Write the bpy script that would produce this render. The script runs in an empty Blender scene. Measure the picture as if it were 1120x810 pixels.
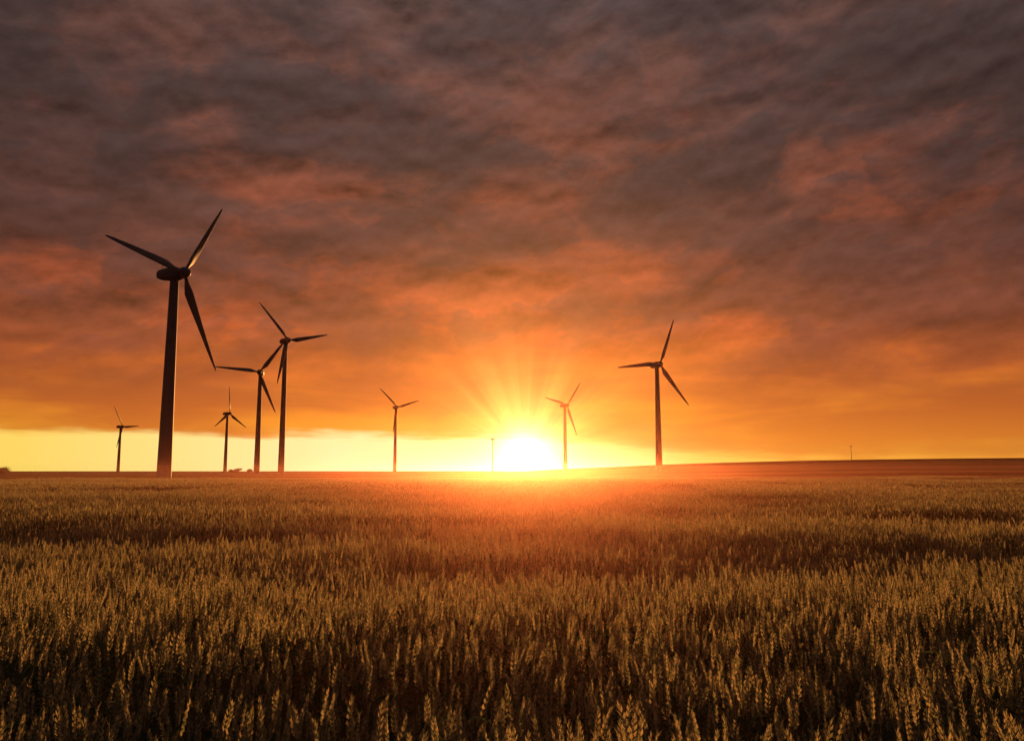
import bpy, math, random
from mathutils import Vector, Matrix, noise
random.seed(7)
scene = bpy.context.scene
R = math.radians

def lin(c):
    return tuple(((v/255)/12.92 if v/255 <= 0.04045 else ((v/255+0.055)/1.055)**2.4) for v in c) + (1.0,)

def smooth(a, b, x):
    t = max(0.0, min(1.0, (x-a)/(b-a)))
    return t*t*(3-2*t)

# ------------------------------------------------------------------ terrain
def ground_z(x, y):
    z = 1.3*smooth(230, 650, y)
    if x > 20:
        z += 14.5*(1-math.exp(-(x-20)/190.0))*smooth(100, 800, y)*(1-0.5*smooth(1200, 5000, y))
    f = 1-smooth(250, 700, math.hypot(x, y))
    z += f*0.30*noise.noise(Vector((x*0.022+3.1, y*0.045, 0.0)))
    z += f*0.21*noise.noise(Vector((x*0.07, y*0.16+9.0, 2.0)))
    z += f*0.18*noise.noise(Vector((x*0.16, y*0.42+2.0, 6.0)))
    return z

# ------------------------------------------------------------------ node helpers
class NT:
    def __init__(self, tree):
        self.t = tree; self.n = tree.nodes; self.l = tree.links
    def put(self, sock, v):
        if isinstance(v, bpy.types.NodeSocket): self.l.new(v, sock)
        else: sock.default_value = v
    def m(self, op, a, b=None, c=None, clamp=False):
        nd = self.n.new('ShaderNodeMath'); nd.operation = op; nd.use_clamp = clamp
        for i, v in enumerate((a, b, c)):
            if v is not None: self.put(nd.inputs[i], v)
        return nd.outputs[0]
    def mr(self, v, a, b, c=0.0, d=1.0, kind='SMOOTHSTEP'):
        nd = self.n.new('ShaderNodeMapRange'); nd.interpolation_type = kind
        for i, q in enumerate((v, a, b, c, d)): self.put(nd.inputs[i], q)
        return nd.outputs[0]
    def xyz(self, x, y, z):
        nd = self.n.new('ShaderNodeCombineXYZ')
        for i, q in enumerate((x, y, z)): self.put(nd.inputs[i], q)
        return nd.outputs[0]
    def noise(self, vec, scale, detail=6, rough=0.5, dist=0.0):
        nd = self.n.new('ShaderNodeTexNoise')
        self.put(nd.inputs['Vector'], vec); nd.inputs['Scale'].default_value = scale
        nd.inputs['Detail'].default_value = detail; nd.inputs['Roughness'].default_value = rough
        nd.inputs['Distortion'].default_value = dist
        return nd.outputs['Fac']
    def ramp(self, fac, stops):
        nd = self.n.new('ShaderNodeValToRGB'); cr = nd.color_ramp
        while len(cr.elements) < len(stops): cr.elements.new(0.5)
        for e, (p, c) in zip(cr.elements, stops):
            e.position = p; e.color = c
        self.put(nd.inputs[0], fac)
        return nd.outputs[0]
    def mix(self, fac, a, b, mode='MIX'):
        nd = self.n.new('ShaderNodeMix'); nd.data_type = 'RGBA'; nd.blend_type = mode
        nd.clamp_factor = False; nd.clamp_result = False
        self.put(nd.inputs[0], fac); self.put(nd.inputs[6], a); self.put(nd.inputs[7], b)
        return nd.outputs[2]
    def scale(self, col, f):
        nd = self.n.new('ShaderNodeVectorMath'); nd.operation = 'SCALE'
        self.put(nd.inputs[0], col); self.put(nd.inputs['Scale'], f)
        return nd.outputs[0]
    def add(self, a, b):
        nd = self.n.new('ShaderNodeVectorMath'); nd.operation = 'ADD'
        self.put(nd.inputs[0], a); self.put(nd.inputs[1], b)
        return nd.outputs[0]

# ------------------------------------------------------------------ world sky
SUN_AZ, SUN_EL = 1.0, 1.0
world = bpy.data.worlds.new("World"); scene.world = world; world.use_nodes = True
try: world.cycles.sampling_method = 'NONE'
except Exception as ex: print(ex)
world.node_tree.nodes.clear()
w = NT(world.node_tree)
tc = w.n.new('ShaderNodeTexCoord')
sp = w.n.new('ShaderNodeSeparateXYZ'); w.l.new(tc.outputs['Generated'], sp.inputs[0])
X, Y, Z = sp.outputs
el = w.m('MULTIPLY', w.m('ARCSINE', Z), 57.2958)
az = w.m('MULTIPLY', w.m('ARCTAN2', X, Y), 57.2958)
dA = w.m('SUBTRACT', az, SUN_AZ); dE = w.m('SUBTRACT', el, SUN_EL)
r = w.m('SQRT', w.m('ADD', w.m('MULTIPLY', dA, dA), w.m('MULTIPLY', dE, dE)))
rw = w.m('SQRT', w.m('ADD', w.m('MULTIPLY', w.m('MULTIPLY', dA, dA), 0.30), w.m('MULTIPLY', dE, dE)))
st = w.noise(w.xyz(w.m('MULTIPLY', az, 0.055), w.m('MULTIPLY', el, 0.42), 4.0), 1.0, 6, 0.55, 0.4)
tiltv = w.m('ADD', el, w.m('MULTIPLY', az, -0.10))
lump = w.noise(w.xyz(w.m('MULTIPLY', az, 0.070), w.m('MULTIPLY', tiltv, 0.17), 1.7), 1.0, 7, 0.55, 0.2)
def lumpn(off):
    return w.noise(w.xyz(w.m('MULTIPLY', az, 0.17), w.m('MULTIPLY', w.m('ADD', tiltv, off), 0.32), 7.7), 1.0, 8, 0.56, 0.0)
lump2 = lumpn(0.0); lump2u = lumpn(0.7)
lowf = w.mr(el, 4.0, 13.0)
def gauss(v, c, s):
    q = w.m('DIVIDE', w.m('SUBTRACT', v, c), s)
    return w.m('EXPONENT', w.m('MULTIPLY', w.m('MULTIPLY', q, q), -1.0))
# the dark roll of cloud right of the sun, and the redder gap over it
roll = w.m('MULTIPLY', gauss(w.m('SUBTRACT', el, w.m('MULTIPLY', az, 0.17)), 18.0, 2.6), w.m('MULTIPLY', w.mr(az, -16, -4), w.mr(az, 50, 30)))
roll2 = w.m('MULTIPLY', gauss(el, 15.5, 4.0), w.mr(az, 14, 26))
gap = w.m('MULTIPLY', gauss(el, 24.5, 3.5), gauss(az, 5.0, 9.0))
bias = w.m('SUBTRACT', w.m('ADD', w.m('MULTIPLY', roll, 0.085), w.m('MULTIPLY', roll2, 0.09)), w.m('MULTIPLY', gap, 0.04))
nmix = w.m('ADD', w.m('MULTIPLY', lump, w.m('ADD', w.m('MULTIPLY', lowf, 0.5), 0.5)),
           w.m('MULTIPLY', st, w.m('SUBTRACT', 0.5, w.m('MULTIPLY', lowf, 0.5))))
mask = w.mr(w.m('SUBTRACT', nmix, bias), 0.42, 0.60)
E = w.m('DIVIDE', el, 40.0, clamp=True)
def st_(l): return [(e/40.0, lin(c)) for e, c in l]
light = w.ramp(E, st_([(0, (255, 185, 66)), (2.2, (246, 160, 50)), (4, (236, 138, 44)), (6.5, (216, 110, 44)), (10, (188, 88, 47)),
                       (14, (158, 78, 50)), (18, (136, 73, 54)), (22, (121, 71, 57)), (30, (98, 70, 63)), (36, (92, 76, 73)), (40, (98, 90, 90))]))
dark = w.ramp(E, st_([(0, (238, 155, 56)), (2.2, (224, 128, 46)), (4, (200, 104, 44)), (6.5, (170, 84, 44)), (10, (136, 72, 48)),
                      (14, (106, 62, 51)), (18, (88, 59, 53)), (22, (80, 58, 54)), (30, (74, 58, 57)), (36, (76, 66, 67)), (40, (90, 84, 85))]))
col = w.mix(mask, dark, light)
bodyc = w.mr(w.m('ADD', lump2, bias), 0.500, 0.548)
bodyc = w.m('MULTIPLY', bodyc, w.m('MULTIPLY', w.mr(el, 4, 10), w.mr(el, 40, 30)))
bodyc = w.m('MULTIPLY', bodyc, w.mr(w.m('SUBTRACT', lump, bias), 0.62, 0.42, 0.4, 1.0))
col = w.mix(w.m('MULTIPLY', bodyc, 0.80), col, w.ramp(E, st_([(0, (170, 90, 50)), (8, (138, 72, 50)), (14, (88, 56, 50)), (20, (66, 51, 50)), (40, (70, 60, 60))])))
relief = w.m('MULTIPLY', w.m('SUBTRACT', lump2, lump2u), w.mr(el, 3, 12))
col = w.scale(col, w.m('ADD', 1.0, w.m('MULTIPLY', relief, 2.7)))
side = w.mr(w.m('ABSOLUTE', dA), 6, 40, 1.0, 0.78)
col = w.scale(col, side)
# warm light scattered up through the cloud over the sun
g = w.m('EXPONENT', w.m('MULTIPLY', r, -1/6.0))
th = w.m('ARCTAN2', dE, dA)
rayn = w.noise(w.xyz(w.m('COSINE', th), w.m('SINE', th), 0.0), 4.0, 2, 0.5)
rays = w.mr(rayn, 0.36, 0.64, 0.86, 1.14)
rays = w.m('ADD', 1.0, w.m('MULTIPLY', w.m('SUBTRACT', rays, 1.0), w.mr(r, 13.0, 5.0)))
col = w.add(col, w.scale((0.95, 0.36, 0.035), w.m('MULTIPLY', w.m('MULTIPLY', g, rays), 0.80)))
g2 = w.m('EXPONENT', w.m('MULTIPLY', rw, -1/9.5))
col = w.add(col, w.scale((0.42, 0.10, 0.0), w.m('MULTIPLY', g2, 0.46)))
# clear band under the cloud deck
edge = w.m('ADD', w.mr(az, -2, 26, 2.50, 0.80), w.m('MULTIPLY', w.m('SUBTRACT',
        w.noise(w.xyz(w.m('MULTIPLY', az, 0.10), w.m('MULTIPLY', el, 0.9), 0.0), 1.0, 4, 0.6), 0.5), 2.6))
band = w.m('SUBTRACT', 1.0, w.mr(w.m('SUBTRACT', el, edge), -0.45, 0.35))
bandcol = w.ramp(w.mr(az, -32, 34, 0, 1, 'LINEAR'), [(0, lin((255, 214, 100))), (0.3, lin((255, 238, 168))), (0.5, lin((255, 234, 144))), (0.68, lin((255, 198, 76))), (1, lin((240, 146, 50)))])
col = w.mix(w.m('MULTIPLY', band, 0.94), col, w.scale(bandcol, 1.06))
# sun, its aureole and the bright strip of horizon either side
core = w.m('EXPONENT', w.m('MULTIPLY', r, -1/0.80))
midr = w.m('DIVIDE', r, w.mr(rayn, 0.35, 0.65, 1.6, 2.7, 'LINEAR'))
mid = w.m('EXPONENT', w.m('MULTIPLY', midr, -1.0))
col = w.add(col, w.scale((1.0, 0.86, 0.60), w.m('MULTIPLY', core, 5.5)))
col = w.add(col, w.scale((1.0, 0.62, 0.17), w.m('MULTIPLY', mid, 1.5)))
hz = w.m('MULTIPLY', w.m('EXPONENT', w.m('MULTIPLY', w.m('MULTIPLY', dA, dA), -1/90.0)), w.m('EXPONENT', w.m('MULTIPLY', w.m('MAXIMUM', el, 0.0), -1/1.1)))
col = w.add(col, w.scale((0.9, 0.68, 0.44), w.m('MULTIPLY', hz, 1.25)))
# sky away from the sunset is dim and cool
back = w.mr(w.m('ABSOLUTE', dA), 50, 120)
cool = w.ramp(E, [(0, lin((38, 42, 48))), (0.6, lin((48, 54, 60))), (0.9, lin((66, 72, 76))), (1.0, lin((88, 92, 94)))])
col = w.mix(back, col, cool)
sky = w.n.new('ShaderNodeTexSky'); sky.sky_type = 'NISHITA'; sky.sun_disc = False
sky.sun_elevation = R(SUN_EL); sky.sun_rotation = R(SUN_AZ); sky.dust_density = 3.0
b1 = w.n.new('ShaderNodeBackground'); w.l.new(sky.outputs[0], b1.inputs[0]); b1.inputs[1].default_value = 0.005
b2 = w.n.new('ShaderNodeBackground'); w.l.new(col, b2.inputs[0]); b2.inputs[1].default_value = 1.0
ad = w.n.new('ShaderNodeAddShader'); w.l.new(b1.outputs[0], ad.inputs[0]); w.l.new(b2.outputs[0], ad.inputs[1])
wo = w.n.new('ShaderNodeOutputWorld'); w.l.new(ad.outputs[0], wo.inputs[0])

# ------------------------------------------------------------------ sun lamp
sd = bpy.data.lights.new("sun", 'SUN'); sd.energy = 5.0; sd.angle = R(0.6); sd.color = (1.0, 0.39, 0.10)
so = bpy.data.objects.new("sun", sd); scene.collection.objects.link(so)
LE = 4.4
s = Vector((math.sin(R(SUN_AZ))*math.cos(R(LE)), math.cos(R(SUN_AZ))*math.cos(R(LE)), math.sin(R(LE))))
so.rotation_euler = s.to_track_quat('Z', 'Y').to_euler(); so.location = (0, 0, 90)

# ------------------------------------------------------------------ materials
def newmat(name):
    m = bpy.data.materials.new(name); m.use_nodes = True; m.node_tree.nodes.clear()
    t = NT(m.node_tree); o = t.n.new('ShaderNodeOutputMaterial'); return m, t, o

def ground_mat():
    m, t, o = newmat("field_ground")
    g = t.n.new('ShaderNodeNewGeometry'); s_ = t.n.new('ShaderNodeSeparateXYZ'); t.l.new(g.outputs['Position'], s_.inputs[0])
    px, py, pz = s_.outputs
    soil = t.ramp(t.noise(g.outputs['Position'], 3.0, 4, 0.65), [(0.3, (0.03, 0.02, 0.012, 1)), (0.7, (0.09, 0.062, 0.035, 1))])
    wob = t.m('ADD', py, t.m('MULTIPLY', t.noise(t.xyz(t.m('MULTIPLY', px, .004), t.m('MULTIPLY', py, .002), 0.), 1.0, 3), 180.0))
    strips = t.noise(t.xyz(0.0, t.m('MULTIPLY', t.m('LOGARITHM', t.m('MAXIMUM', wob, 1.0), 2.718), 6.0), 0.3), 1.0, 2, 0.5)
    fcol = t.ramp(strips, [(0.36, (0.03, 0.022, 0.010, 1)), (0.46, (0.11, 0.065, 0.03, 1)), (0.58, (0.32, 0.17, 0.07, 1)), (0.68, (0.07, 0.042, 0.02, 1))])
    tex = t.mr(t.noise(t.xyz(t.m('MULTIPLY', px, .05), t.m('MULTIPLY', py, .25), 0.), 1.0, 8, 0.7), 0.3, 0.7, 0.5, 1.4)
    fcol = t.scale(fcol, tex)
    far = t.mr(py, 60, 130)
    c = t.mix(far, soil, fcol)
    b = t.n.new('ShaderNodeBsdfDiffuse'); t.l.new(c, b.inputs[0])
    gl = t.n.new('ShaderNodeBsdfGlossy'); gl.inputs['Roughness'].default_value = 0.62; t.l.new(c, gl.inputs[0])
    bp = t.n.new('ShaderNodeBump'); bp.inputs['Strength'].default_value = 0.8; bp.inputs['Distance'].default_value = 0.3
    t.l.new(t.noise(g.outputs['Position'], 1.7, 5, 0.7), bp.inputs['Height']); t.l.new(bp.outputs[0], b.inputs['Normal'])
    mx = t.n.new('ShaderNodeMixShader'); mx.inputs[0].default_value = 0.30
    t.l.new(b.outputs[0], mx.inputs[1]); t.l.new(gl.outputs[0], mx.inputs[2])
    t.l.new(mx.outputs[0], o.inputs[0]); return m

def plant_mat(name, c1, c2, trans):
    m, t, o = newmat(name)
    g = t.n.new('ShaderNodeNewGeometry'); oi = t.n.new('ShaderNodeObjectInfo')
    f = t.m('ADD', t.m('MULTIPLY', g.outputs['Random Per Island'], 0.8), t.m('MULTIPLY', oi.outputs['Random'], 0.2))
    c = t.mix(f, c1, c2)
    d = t.n.new('ShaderNodeBsdfDiffuse'); t.l.new(c, d.inputs[0])
    tr = t.n.new('ShaderNodeBsdfTranslucent'); t.l.new(c, tr.inputs[0])
    mx = t.n.new('ShaderNodeMixShader'); mx.inputs[0].default_value = trans
    t.l.new(d.outputs[0], mx.inputs[1]); t.l.new(tr.outputs[0], mx.inputs[2])
    t.l.new(mx.outputs[0], o.inputs[0]); return m

def paint_mat(name, base, haze=None, haze_glow=0.0):
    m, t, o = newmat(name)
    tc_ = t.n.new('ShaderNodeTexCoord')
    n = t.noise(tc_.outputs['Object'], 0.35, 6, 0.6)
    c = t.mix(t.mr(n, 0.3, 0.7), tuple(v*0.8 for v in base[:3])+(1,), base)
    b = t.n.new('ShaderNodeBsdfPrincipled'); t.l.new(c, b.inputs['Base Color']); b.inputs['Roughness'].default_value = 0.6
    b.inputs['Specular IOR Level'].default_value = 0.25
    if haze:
        b.inputs['Emission Color'].default_value = haze; b.inputs['Emission Strength'].default_value = haze_glow  # warm emission in the paint imitates distance haze on far turbines
    t.l.new(b.outputs[0], o.inputs[0]); return m

GROUND = ground_mat()
EAR = plant_mat("wheat_ear", (0.09, 0.115, 0.065, 1), (0.50, 0.41, 0.22, 1), 0.70)
STEM = plant_mat("wheat_stem", (0.035, 0.07, 0.03, 1), (0.10, 0.12, 0.05, 1), 0.2)
LEAF = plant_mat("wheat_leaf", (0.035, 0.08, 0.035, 1), (0.11, 0.15, 0.06, 1), 0.50)
BUSH = plant_mat("bush_leaves", (0.03, 0.04, 0.018, 1), (0.07, 0.08, 0.03, 1), 0.25)
BARK = paint_mat("bark", (0.07, 0.05, 0.035, 1))
POLE = paint_mat("weathered_wood", (0.10, 0.075, 0.055, 1))
CONC = paint_mat("concrete", (0.22, 0.20, 0.18, 1))
DOOR = paint_mat("painted_door", (0.12, 0.14, 0.15, 1))

def mkobj(name, verts, faces, mats, fm=None, smooth_=True, parent=None, link=True):
    me = bpy.data.meshes.new(name); me.from_pydata(verts, [], faces)
    for m in mats: me.materials.append(m)
    if fm: me.polygons.foreach_set('material_index', fm)
    me.polygons.foreach_set('use_smooth', [smooth_]*len(faces)); me.update()
    ob = bpy.data.objects.new(name, me)
    if link: scene.collection.objects.link(ob)
    if parent: ob.parent = parent
    return ob

# ------------------------------------------------------------------ ground sheet
N = 300
def axis(t): return math.copysign(9000*abs(t)**3.2, t)
xs = [axis(-1+2*i/N) for i in range(N+1)]
ys = [axis(-0.35+1.35*j/N) for j in range(N+1)]
V = [(x, y, ground_z(x, y)) for y in ys for x in xs]
F = [(j*(N+1)+i, j*(N+1)+i+1, (j+1)*(N+1)+i+1, (j+1)*(N+1)+i) for j in range(N) for i in range(N)]
mkobj("ground", V, F, [GROUND])

# ------------------------------------------------------------------ wheat
def frame(d):
    d = d.normalized(); a = Vector((1, 0, 0)) if abs(d.x) < .8 else Vector((0, 1, 0))
    u = d.cross(a).normalized(); return d, u, d.cross(u)

def add_prism(V, F, M, p0, p1, r0, r1, mi, n=3):
    d, u, v = frame(p1-p0); b = len(V)
    for p, rr in ((p0, r0), (p1, r1)):
        for k in range(n):
            a = 2*math.pi*k/n; V.append(p+(u*math.cos(a)+v*math.sin(a))*rr)
    for k in range(n):
        F.append((b+k, b+(k+1) % n, b+n+(k+1) % n, b+n+k)); M.append(mi)

def add_husk(V, F, M, c, d, side_, up, L, wd, mi):
    """one glume: a thin folded, pointed scale (open sheet, so low light shines through it)"""
    d = d.normalized(); b = len(V)
    V += [c-d*L*.5, c-d*L*.05+side_*wd, c+d*L*.62, c-d*L*.05-side_*wd, c+up*wd*.7]
    F += [(b, b+1, b+4), (b+1, b+2, b+4), (b+2, b+3, b+4), (b+3, b, b+4)]; M += [mi]*4

def add_leaf(V, F, M, p, ang, L, wd, rise, droop, mi, seg=4):
    b = len(V); h = Vector((math.cos(ang), math.sin(ang), 0)); sd_ = Vector((-h.y, h.x, 0))
    for k in range(seg+1):
        t = k/seg
        q = p+h*(L*t*(0.45+.4*t))+Vector((0, 0, L*(rise*t-droop*t*t)))
        ww = wd*(1-t**1.7)*.5+0.0006
        tw = sd_*math.cos(t*1.6)+Vector((0, 0, 1))*math.sin(t*1.6)*.7
        V.append(q-tw*ww); V.append(q+tw*ww)
    for k in range(seg):
        F.append((b+2*k, b+2*k+1, b+2*k+3, b+2*k+2)); M.append(mi)

HW = 0.93
def wheat_patch(name, size, dens, lod, sd0):
    """square tile of side `size`, ragged edge; lod 0 = full spikelets, 1 = simple ears, 2 = far"""
    V, F, M = [], [], []
    h2 = size/2+0.04
    for i in range(int(dens*(2*h2)**2)):
        x, y = random.uniform(-h2, h2), random.uniform(-h2, h2)
        cl = noise.noise(Vector((x*1.9, y*1.9, sd0*3.7)))
        H = HW+random.gauss(0, 0.065)+0.15*cl
        a = random.uniform(0, 6.283); ln = abs(random.gauss(0, 0.07))
        top = Vector((x+math.cos(a)*ln, y+math.sin(a)*ln, H))
        base = Vector((x, y, (-0.05, 0.3, 0.55)[lod]))
        sr = (0.0018, 0.0028, 0.006)[lod]
        add_prism(V, F, M, base, top, sr*1.3, sr, 1)
        dr = (top-Vector((x, y, 0))).normalized()+Vector((random.gauss(0, .17), random.gauss(0, .17), 0))
        dr.normalize(); EL = random.uniform(0.080, 0.130)
        d, u, v = frame(dr); u2 = u*math.cos(a)+v*math.sin(a); v2 = d.cross(u2)
        if lod == 0:
            lv = 10
            for k in range(lv):
                t = (k+.4)/lv; c = top+d*EL*t; wf = (0.75+0.5*math.sin(math.pi*min(1, t*1.05+.12)))*1.4
                sg = 1 if k % 2 else -1
                add_husk(V, F, M, c+u2*sg*0.0048*wf, d+u2*sg*.34, u2*.75+v2*.65*sg, v2*sg, 0.023, 0.0042*wf, 0)
                if k % 2 == 0:
                    add_husk(V, F, M, c-u2*sg*0.0020*wf+v2*0.003*sg, d+v2*sg*.28-u2*sg*.12, u2*.6-v2*.8*sg, u2*sg, 0.022, 0.0038*wf, 0)
            add_husk(V, F, M, top+d*EL, d, u2, v2, 0.022, 0.0042, 0)
            for k in range(5):
                t = random.uniform(.4, 1); q = top+d*EL*t; aa = random.uniform(0, 6.28)
                q2 = q+d*0.032+(u2*math.cos(aa)+v2*math.sin(aa))*0.012
                n0 = (q2-q).cross(Vector((.3, 1, .1))).normalized()*0.0007
                b = len(V); V += [q-n0, q+n0, q2]; F.append((b, b+1, b+2)); M.append(0)
        else:
            wd = (0, 0.010, 0.018)[lod]
            add_husk(V, F, M, top+d*EL*.5, d, u2, v2, EL*1.0, wd, 0)
            if lod == 1 and i % 2: add_husk(V, F, M, top+d*EL*.55, d+v2*.05, v2, u2, EL*.9, wd*.8, 0)
        nl = (2 if random.random() < .8 else 1) if lod == 0 else (1 if random.random() < .7 else 0)
        for k in range(nl):
            hz_ = H*random.uniform(.55, .95)
            add_leaf(V, F, M, Vector((x, y, hz_)), random.uniform(0, 6.28), random.uniform(.12, .25),
                     random.uniform(.008, .014)*(1, 1.5, 3)[lod], random.uniform(.4, 1.0), random.uniform(.2, 1.0), 2, (5, 2, 1)[lod])
    return mkobj(name, V, F, [EAR, STEM, LEAF], M, False, link=False)

src = bpy.data.collections.new("wheat_clumps")
LODS = [(2.0, 210, 5, 0, 13), (4.0, 140, 5, 13, 42), (8.0, 50, 4, 42, 120)]
P, idx, rot, off = [], [], [], 0
for li, (size, dens, nv, r0, r1) in enumerate(LODS):
    for i in range(nv): src.objects.link(wheat_patch("wheat_clump_%s%d" % ("abc"[li], i), size, dens, li, li*7+i))
def place(cx_, cy_, li):
    dd = math.hypot(cx_, cy_); size = LODS[li][0]
    if abs(cx_) > 10+max(cy_, 0)*0.88+size: return
    if cy_ < -4-size/2 or dd > 120: return
    if li > 0 and dd-size*0.6 < LODS[li][3]:
        q = size/4
        for ax_ in (-q, q):
            for ay_ in (-q, q): place(cx_+ax_, cy_+ay_, li-1)
        return
    e = size*.35
    gx = (ground_z(cx_+e, cy_)-ground_z(cx_-e, cy_))/(2*e); gy = (ground_z(cx_, cy_+e)-ground_z(cx_, cy_-e))/(2*e)
    nrm = Vector((-gx, -gy, 1)).normalized()
    axq = Vector((0, 0, 1)).rotation_difference(nrm)
    M3 = axq.to_matrix() @ Matrix.Rotation(math.pi/2*random.randrange(4), 3, 'Z')
    P.append((cx_, cy_, ground_z(cx_, cy_))); rot.append(tuple(M3.to_euler()))
    idx.append(sum(l[2] for l in LODS[:li])+random.randrange(LODS[li][2]))
for i in range(-16, 17):
    for j in range(-1, 17): place(i*8.0, j*8.0, 2)
me = bpy.data.meshes.new("wheat_field"); me.from_pydata(P, [], [])
me.attributes.new("vi", 'INT', 'POINT').data.foreach_set('value', idx)
me.attributes.new("vr", 'FLOAT_VECTOR', 'POINT').data.foreach_set('vector', [c for q in rot for c in q])
wf = bpy.data.objects.new("wheat_field", me); scene.collection.objects.link(wf)
gn = bpy.data.node_groups.new("wheat_scatter", 'GeometryNodeTree')
gn.interface.new_socket("Geometry", in_out='INPUT', socket_type='NodeSocketGeometry')
gn.interface.new_socket("Geometry", in_out='OUTPUT', socket_type='NodeSocketGeometry')
gi = gn.nodes.new('NodeGroupInput'); go = gn.nodes.new('NodeGroupOutput')
ci = gn.nodes.new('GeometryNodeCollectionInfo'); ci.inputs['Collection'].default_value = src
ci.inputs['Separate Children'].default_value = True; ci.inputs['Reset Children'].default_value = True
ip = gn.nodes.new('GeometryNodeInstanceOnPoints'); ip.inputs['Pick Instance'].default_value = True
def na(n, ty):
    q = gn.nodes.new('GeometryNodeInputNamedAttribute'); q.data_type = ty; q.inputs['Name'].default_value = n; return q.outputs[0]
gn.links.new(gi.outputs[0], ip.inputs['Points']); gn.links.new(ci.outputs[0], ip.inputs['Instance'])
gn.links.new(na("vi", 'INT'), ip.inputs['Instance Index'])
gn.links.new(na("vr", 'FLOAT_VECTOR'), ip.inputs['Rotation'])
gn.links.new(ip.outputs[0], go.inputs[0])
md = wf.modifiers.new("scatter", 'NODES'); md.node_group = gn
print("tiles", len(P))

# ------------------------------------------------------------------ low haze volume added over the field for a red glow under the sun
m, t, o = newmat("added_haze_air")
vs = t.n.new('ShaderNodeVolumeScatter'); vs.inputs['Density'].default_value = 0.0021; vs.inputs['Anisotropy'].default_value = 0.91
vs.inputs['Color'].default_value = (1.0, 0.40, 0.28, 1)
t.l.new(vs.outputs[0], o.inputs['Volume'])
vv = [(x, y, z) for x in (-120, 120) for y in (-8, 110) for z in (-3, 2.7)]
mkobj("added_haze", vv, [(0, 1, 3, 2), (4, 6, 7, 5), (0, 4, 5, 1), (2, 3, 7, 6), (0, 2, 6, 4), (1, 5, 7, 3)], [m], smooth_=False)

# ------------------------------------------------------------------ wind turbines
def lathe(prof, n=28):
    V, F = [], []
    for z, rr in prof:
        for k in range(n):
            a = 2*math.pi*k/n; V.append((math.cos(a)*rr, math.sin(a)*rr, z))
    for j in range(len(prof)-1):
        for k in range(n): F.append((j*n+k, j*n+(k+1) % n, (j+1)*n+(k+1) % n, (j+1)*n+k))
    F.append(tuple(range(n))[::-1]); F.append(tuple((len(prof)-1)*n+k for k in range(n)))
    return V, F

def blade_mesh(Rr):
    V, F = [], []; n = 16
    sec = [(0.02, .028, 1.0, 0), (0.06, .030, 1.0, 0), (0.12, .055, .60, 22), (0.20, .096, .30, 17), (0.32, .088, .22, 12), (0.5, .070, .18, 7),
           (0.7, .052, .16, 4), (0.88, .034, .15, 2), (0.97, .020, .14, 1), (1.0, .006, .14, 1)]
    for t, ch, th, tw in sec:
        ch *= Rr; a0 = R(tw+4)
        for k in range(n):
            a = 2*math.pi*k/n
            cx_ = math.cos(a)*.5*ch; cy_ = math.sin(a)*.5*ch*th
            if th < .9: cy_ *= (0.62+0.5*math.cos(a)); cx_ -= ch*.18
            V.append((cx_*math.cos(a0)-cy_*math.sin(a0), cx_*math.sin(a0)+cy_*math.cos(a0)+0.02*Rr*t*t, t*Rr))
    for j in range(len(sec)-1):
        for k in range(n): F.append((j*n+k, j*n+(k+1) % n, (j+1)*n+(k+1) % n, (j+1)*n+k))
    F.append(tuple(range(n))[::-1]); F.append(tuple((len(sec)-1)*n+k for k in range(n)))
    return V, F

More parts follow.
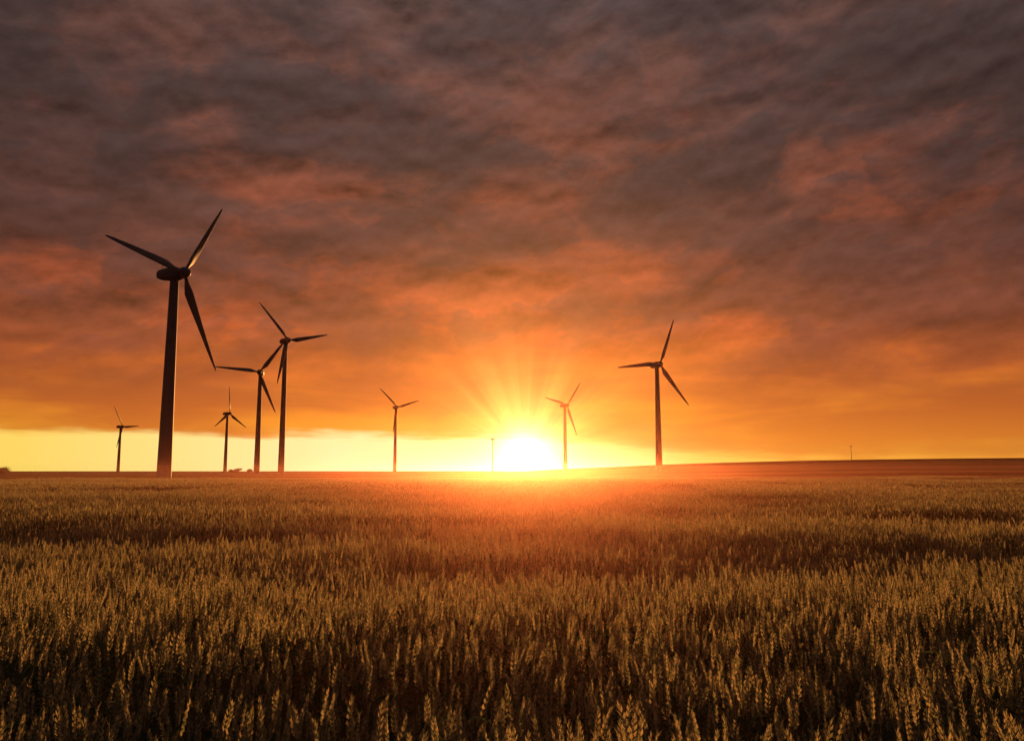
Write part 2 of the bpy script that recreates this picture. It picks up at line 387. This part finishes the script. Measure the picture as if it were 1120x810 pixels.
def turbine(x, y, hub_z, Rr, axis_deg, phase_deg, base=(0.065, 0.062, 0.065, 1), haze=None, haze_glow=0.0, wide=1.0):
    mat = paint_mat("turbine_paint", base, haze, haze_glow)
    gz = ground_z(x, y)-0.2; H = hub_z-gz; k = Rr/27.0
    e = bpy.data.objects.new("wind_turbine", None); scene.collection.objects.link(e); e.location = (x, y, gz); e.empty_display_size = 3
    rb, rt = 1.78*k*wide, 1.08*k*wide
    th_ = H-1.6*k
    v, f = lathe([(0, rb), (th_*.33, rb+(rt-rb)*.33), (th_*.66, rb+(rt-rb)*.66), (th_, rt)]); mkobj("tower", v, f[:-2], [mat], parent=e)
    for i, fr in enumerate((.008, .33, .66, .995)):
        rr = rb+(rt-rb)*fr
        v, f = lathe([(th_*fr-.14, rr+.01), (th_*fr-.12, rr+.07), (th_*fr+.12, rr+.07), (th_*fr+.14, rr+.01)])
        mkobj("flange_%d" % (i+1), v, f, [mat], smooth_=False, parent=e)
    v, f = lathe([(0, rb*1.9), (.35, rb*1.9), (.4, rb*1.8)]); mkobj("foundation", v, f, [CONC], smooth_=False, parent=e)
    def box(nm, cx_, cy_, cz_, sx, sy, sz, mt):
        vv = [(cx_+sx*i, cy_+sy*j, cz_+sz*q) for i in (-1, 1) for j in (-1, 1) for q in (-1, 1)]
        ff = [(0, 1, 3, 2), (4, 6, 7, 5), (0, 4, 5, 1), (2, 3, 7, 6), (0, 2, 6, 4), (1, 5, 7, 3)]
        return mkobj(nm, vv, ff, [mt], smooth_=False, parent=e)
    box("door", 0, -rb*1.0, 1.75, .5, .06, 1.1, DOOR); box("door_steps", 0, -rb-.55, .45, .6, .5, .2, CONC)
    ax = R(axis_deg-90); c, s_ = math.cos(ax), math.sin(ax)
    def tr(vs, dy=0, tilt=0):
        o = []
        for (a, b, q) in vs:
            b2, q2 = b*math.cos(tilt)-q*math.sin(tilt), b*math.sin(tilt)+q*math.cos(tilt)
            b2 += dy; o.append((a*c-b2*s_, a*s_+b2*c, q2+H))
        return o
    n = 20; V, F = [], []
    secs = [(-5.2, .55, .5), (-5.0, .95, .95), (-4.0, 1.3, 1.35), (-1.5, 1.55, 1.65), (.9, 1.55, 1.65), (1.7, 1.35, 1.4), (2.05, 1.2, 1.2)]
    for yy, hw, hh in secs:
        for q in range(n):
            a = 2*math.pi*q/n; ca, sa = math.cos(a), math.sin(a); p = 0.55
            V.append((math.copysign(abs(ca)**p, ca)*hw*k, yy*k, math.copysign(abs(sa)**p, sa)*hh*k+0.1*k))
    for j in range(len(secs)-1):
        for q in range(n): F.append((j*n+q, (j+1)*n+q, (j+1)*n+(q+1) % n, j*n+(q+1) % n))
    F.append(tuple(range(n))); F.append(tuple((len(secs)-1)*n+q for q in range(n))[::-1])
    mkobj("nacelle", tr(V), F, [mat], parent=e)
    V, F = lathe([(0, .07*k), (1.5*k, .05*k)], 6)
    mkobj("wind_vane", tr([(a, b-4.0*k, q+1.3*k) for a, b, q in V]), F, [mat], parent=e)
    tilt = R(4)
    V, F = lathe([(2.1*k, 1.15*k), (2.5*k, 1.5*k), (3.3*k, 1.5*k), (4.1*k, 1.1*k), (4.6*k, .55*k), (4.75*k, .1*k)], 20)
    V = [(a, q, b) for a, b, q in V]
    mkobj("spinner", tr(V, 0, tilt), [ff[::-1] for ff in F], [mat], parent=e)
    bv, bf = blade_mesh(Rr)
    los = math.atan2(y, x); facing = math.cos(ax+math.pi/2-los) < 0
    for i in range(3):
        a = R(phase_deg+120*i)*(1 if not facing else -1)
        vv = [(a1*math.cos(a)+q*math.sin(a), b+2.9*k, -a1*math.sin(a)+q*math.cos(a)) for a1, b, q in bv]
        mkobj("blade_%d" % (i+1), tr(vv, 0, tilt), bf, [mat], parent=e)
    return e

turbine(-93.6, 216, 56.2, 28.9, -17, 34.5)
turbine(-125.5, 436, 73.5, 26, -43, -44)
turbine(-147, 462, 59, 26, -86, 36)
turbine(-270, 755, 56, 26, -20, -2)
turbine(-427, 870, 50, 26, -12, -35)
turbine(-114, 780, 64, 26, -52, -48, haze=lin((200, 90, 30)), haze_glow=0.08)
turbine(43, 647, 55, 26, -48, 40, haze=lin((230, 100, 30)), haze_glow=0.35)
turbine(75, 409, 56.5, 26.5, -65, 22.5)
turbine(-33, 1350, 56, 20, -12, 5, haze=lin((255, 150, 40)), haze_glow=0.85)

# ------------------------------------------------------------------ utility pole on the hill
def pole(x, y, h):
    e = bpy.data.objects.new("utility_pole", None); scene.collection.objects.link(e); e.location = (x, y, ground_z(x, y)-.3)
    v, f = lathe([(0, .28), (h*.5, .23), (h, .16)], 10); mkobj("shaft", v, f, [POLE], parent=e)
    V, F, M = [], [], []
    add_prism(V, F, M, Vector((-1.4, 0, h-.8)), Vector((1.4, 0, h-.8)), .12, .12, 0, 4)
    add_prism(V, F, M, Vector((-1.0, 0, h-2)), Vector((1.0, 0, h-2)), .1, .1, 0, 4)
    mkobj("crossarms", V, F, [POLE], parent=e)
    V, F, M = [], [], []
    for q in (-1.3, -.6, .6, 1.3): add_prism(V, F, M, Vector((q, 0, h-.75)), Vector((q, 0, h-.35)), .07, .05, 0, 6)
    mkobj("insulators", V, F, [CONC], parent=e)
pole(339, 800, 15)

# ------------------------------------------------------------------ bushes
def bush(x, y, rw_, h):
    e = bpy.data.objects.new("bush", None); scene.collection.objects.link(e); e.location = (x, y, ground_z(x, y))
    V, F, M = [], [], []; tips = []
    for i in range(9):
        a = random.uniform(0, 6.28); q = Vector((math.cos(a)*rw_*random.uniform(.2, .8), math.sin(a)*rw_*random.uniform(.2, .8), h*random.uniform(.4, .85)))
        add_prism(V, F, M, Vector((0, 0, -.1)), q, .12, .03, 0, 5); tips.append(q)
    mkobj("stems", V, F, [BARK], parent=e)
    V, F, M = [], [], []
    for i in range(2600):
        c = random.choice(tips); q = c+Vector((random.gauss(0, rw_*.22), random.gauss(0, rw_*.22), random.gauss(0, h*.17)))
        if q.z < .05: continue
        u = Vector([random.gauss(0, 1) for _ in range(3)]).normalized()*.16; v = u.orthogonal().normalized()*.1
        b = len(V); V += [q-u, q+v, q+u, q-v]; F.append((b, b+1, b+2, b+3))
    mkobj("leaves", V, F, [BUSH], smooth_=False, parent=e)
bush(-254, 400, 3.2, 3.0)
bush(-258, 404, 2.6, 2.2)
for q in ((-205, 600, 3, 2.6), (-211, 604, 2.2, 1.8), (-196, 600, 2.4, 2.0)): bush(*q)

# ------------------------------------------------------------------ camera
cd = bpy.data.cameras.new("camera"); cam = bpy.data.objects.new("camera", cd); scene.collection.objects.link(cam)
cd.lens = 28; cd.sensor_width = 36; cd.clip_end = 30000
cam.location = (0, 0, 2.0+ground_z(0, 0)); cam.rotation_euler = (R(90+7.2), 0, 0); scene.camera = cam
scene.view_settings.view_transform = 'Standard'; scene.view_settings.look = 'None'; scene.view_settings.exposure = 0
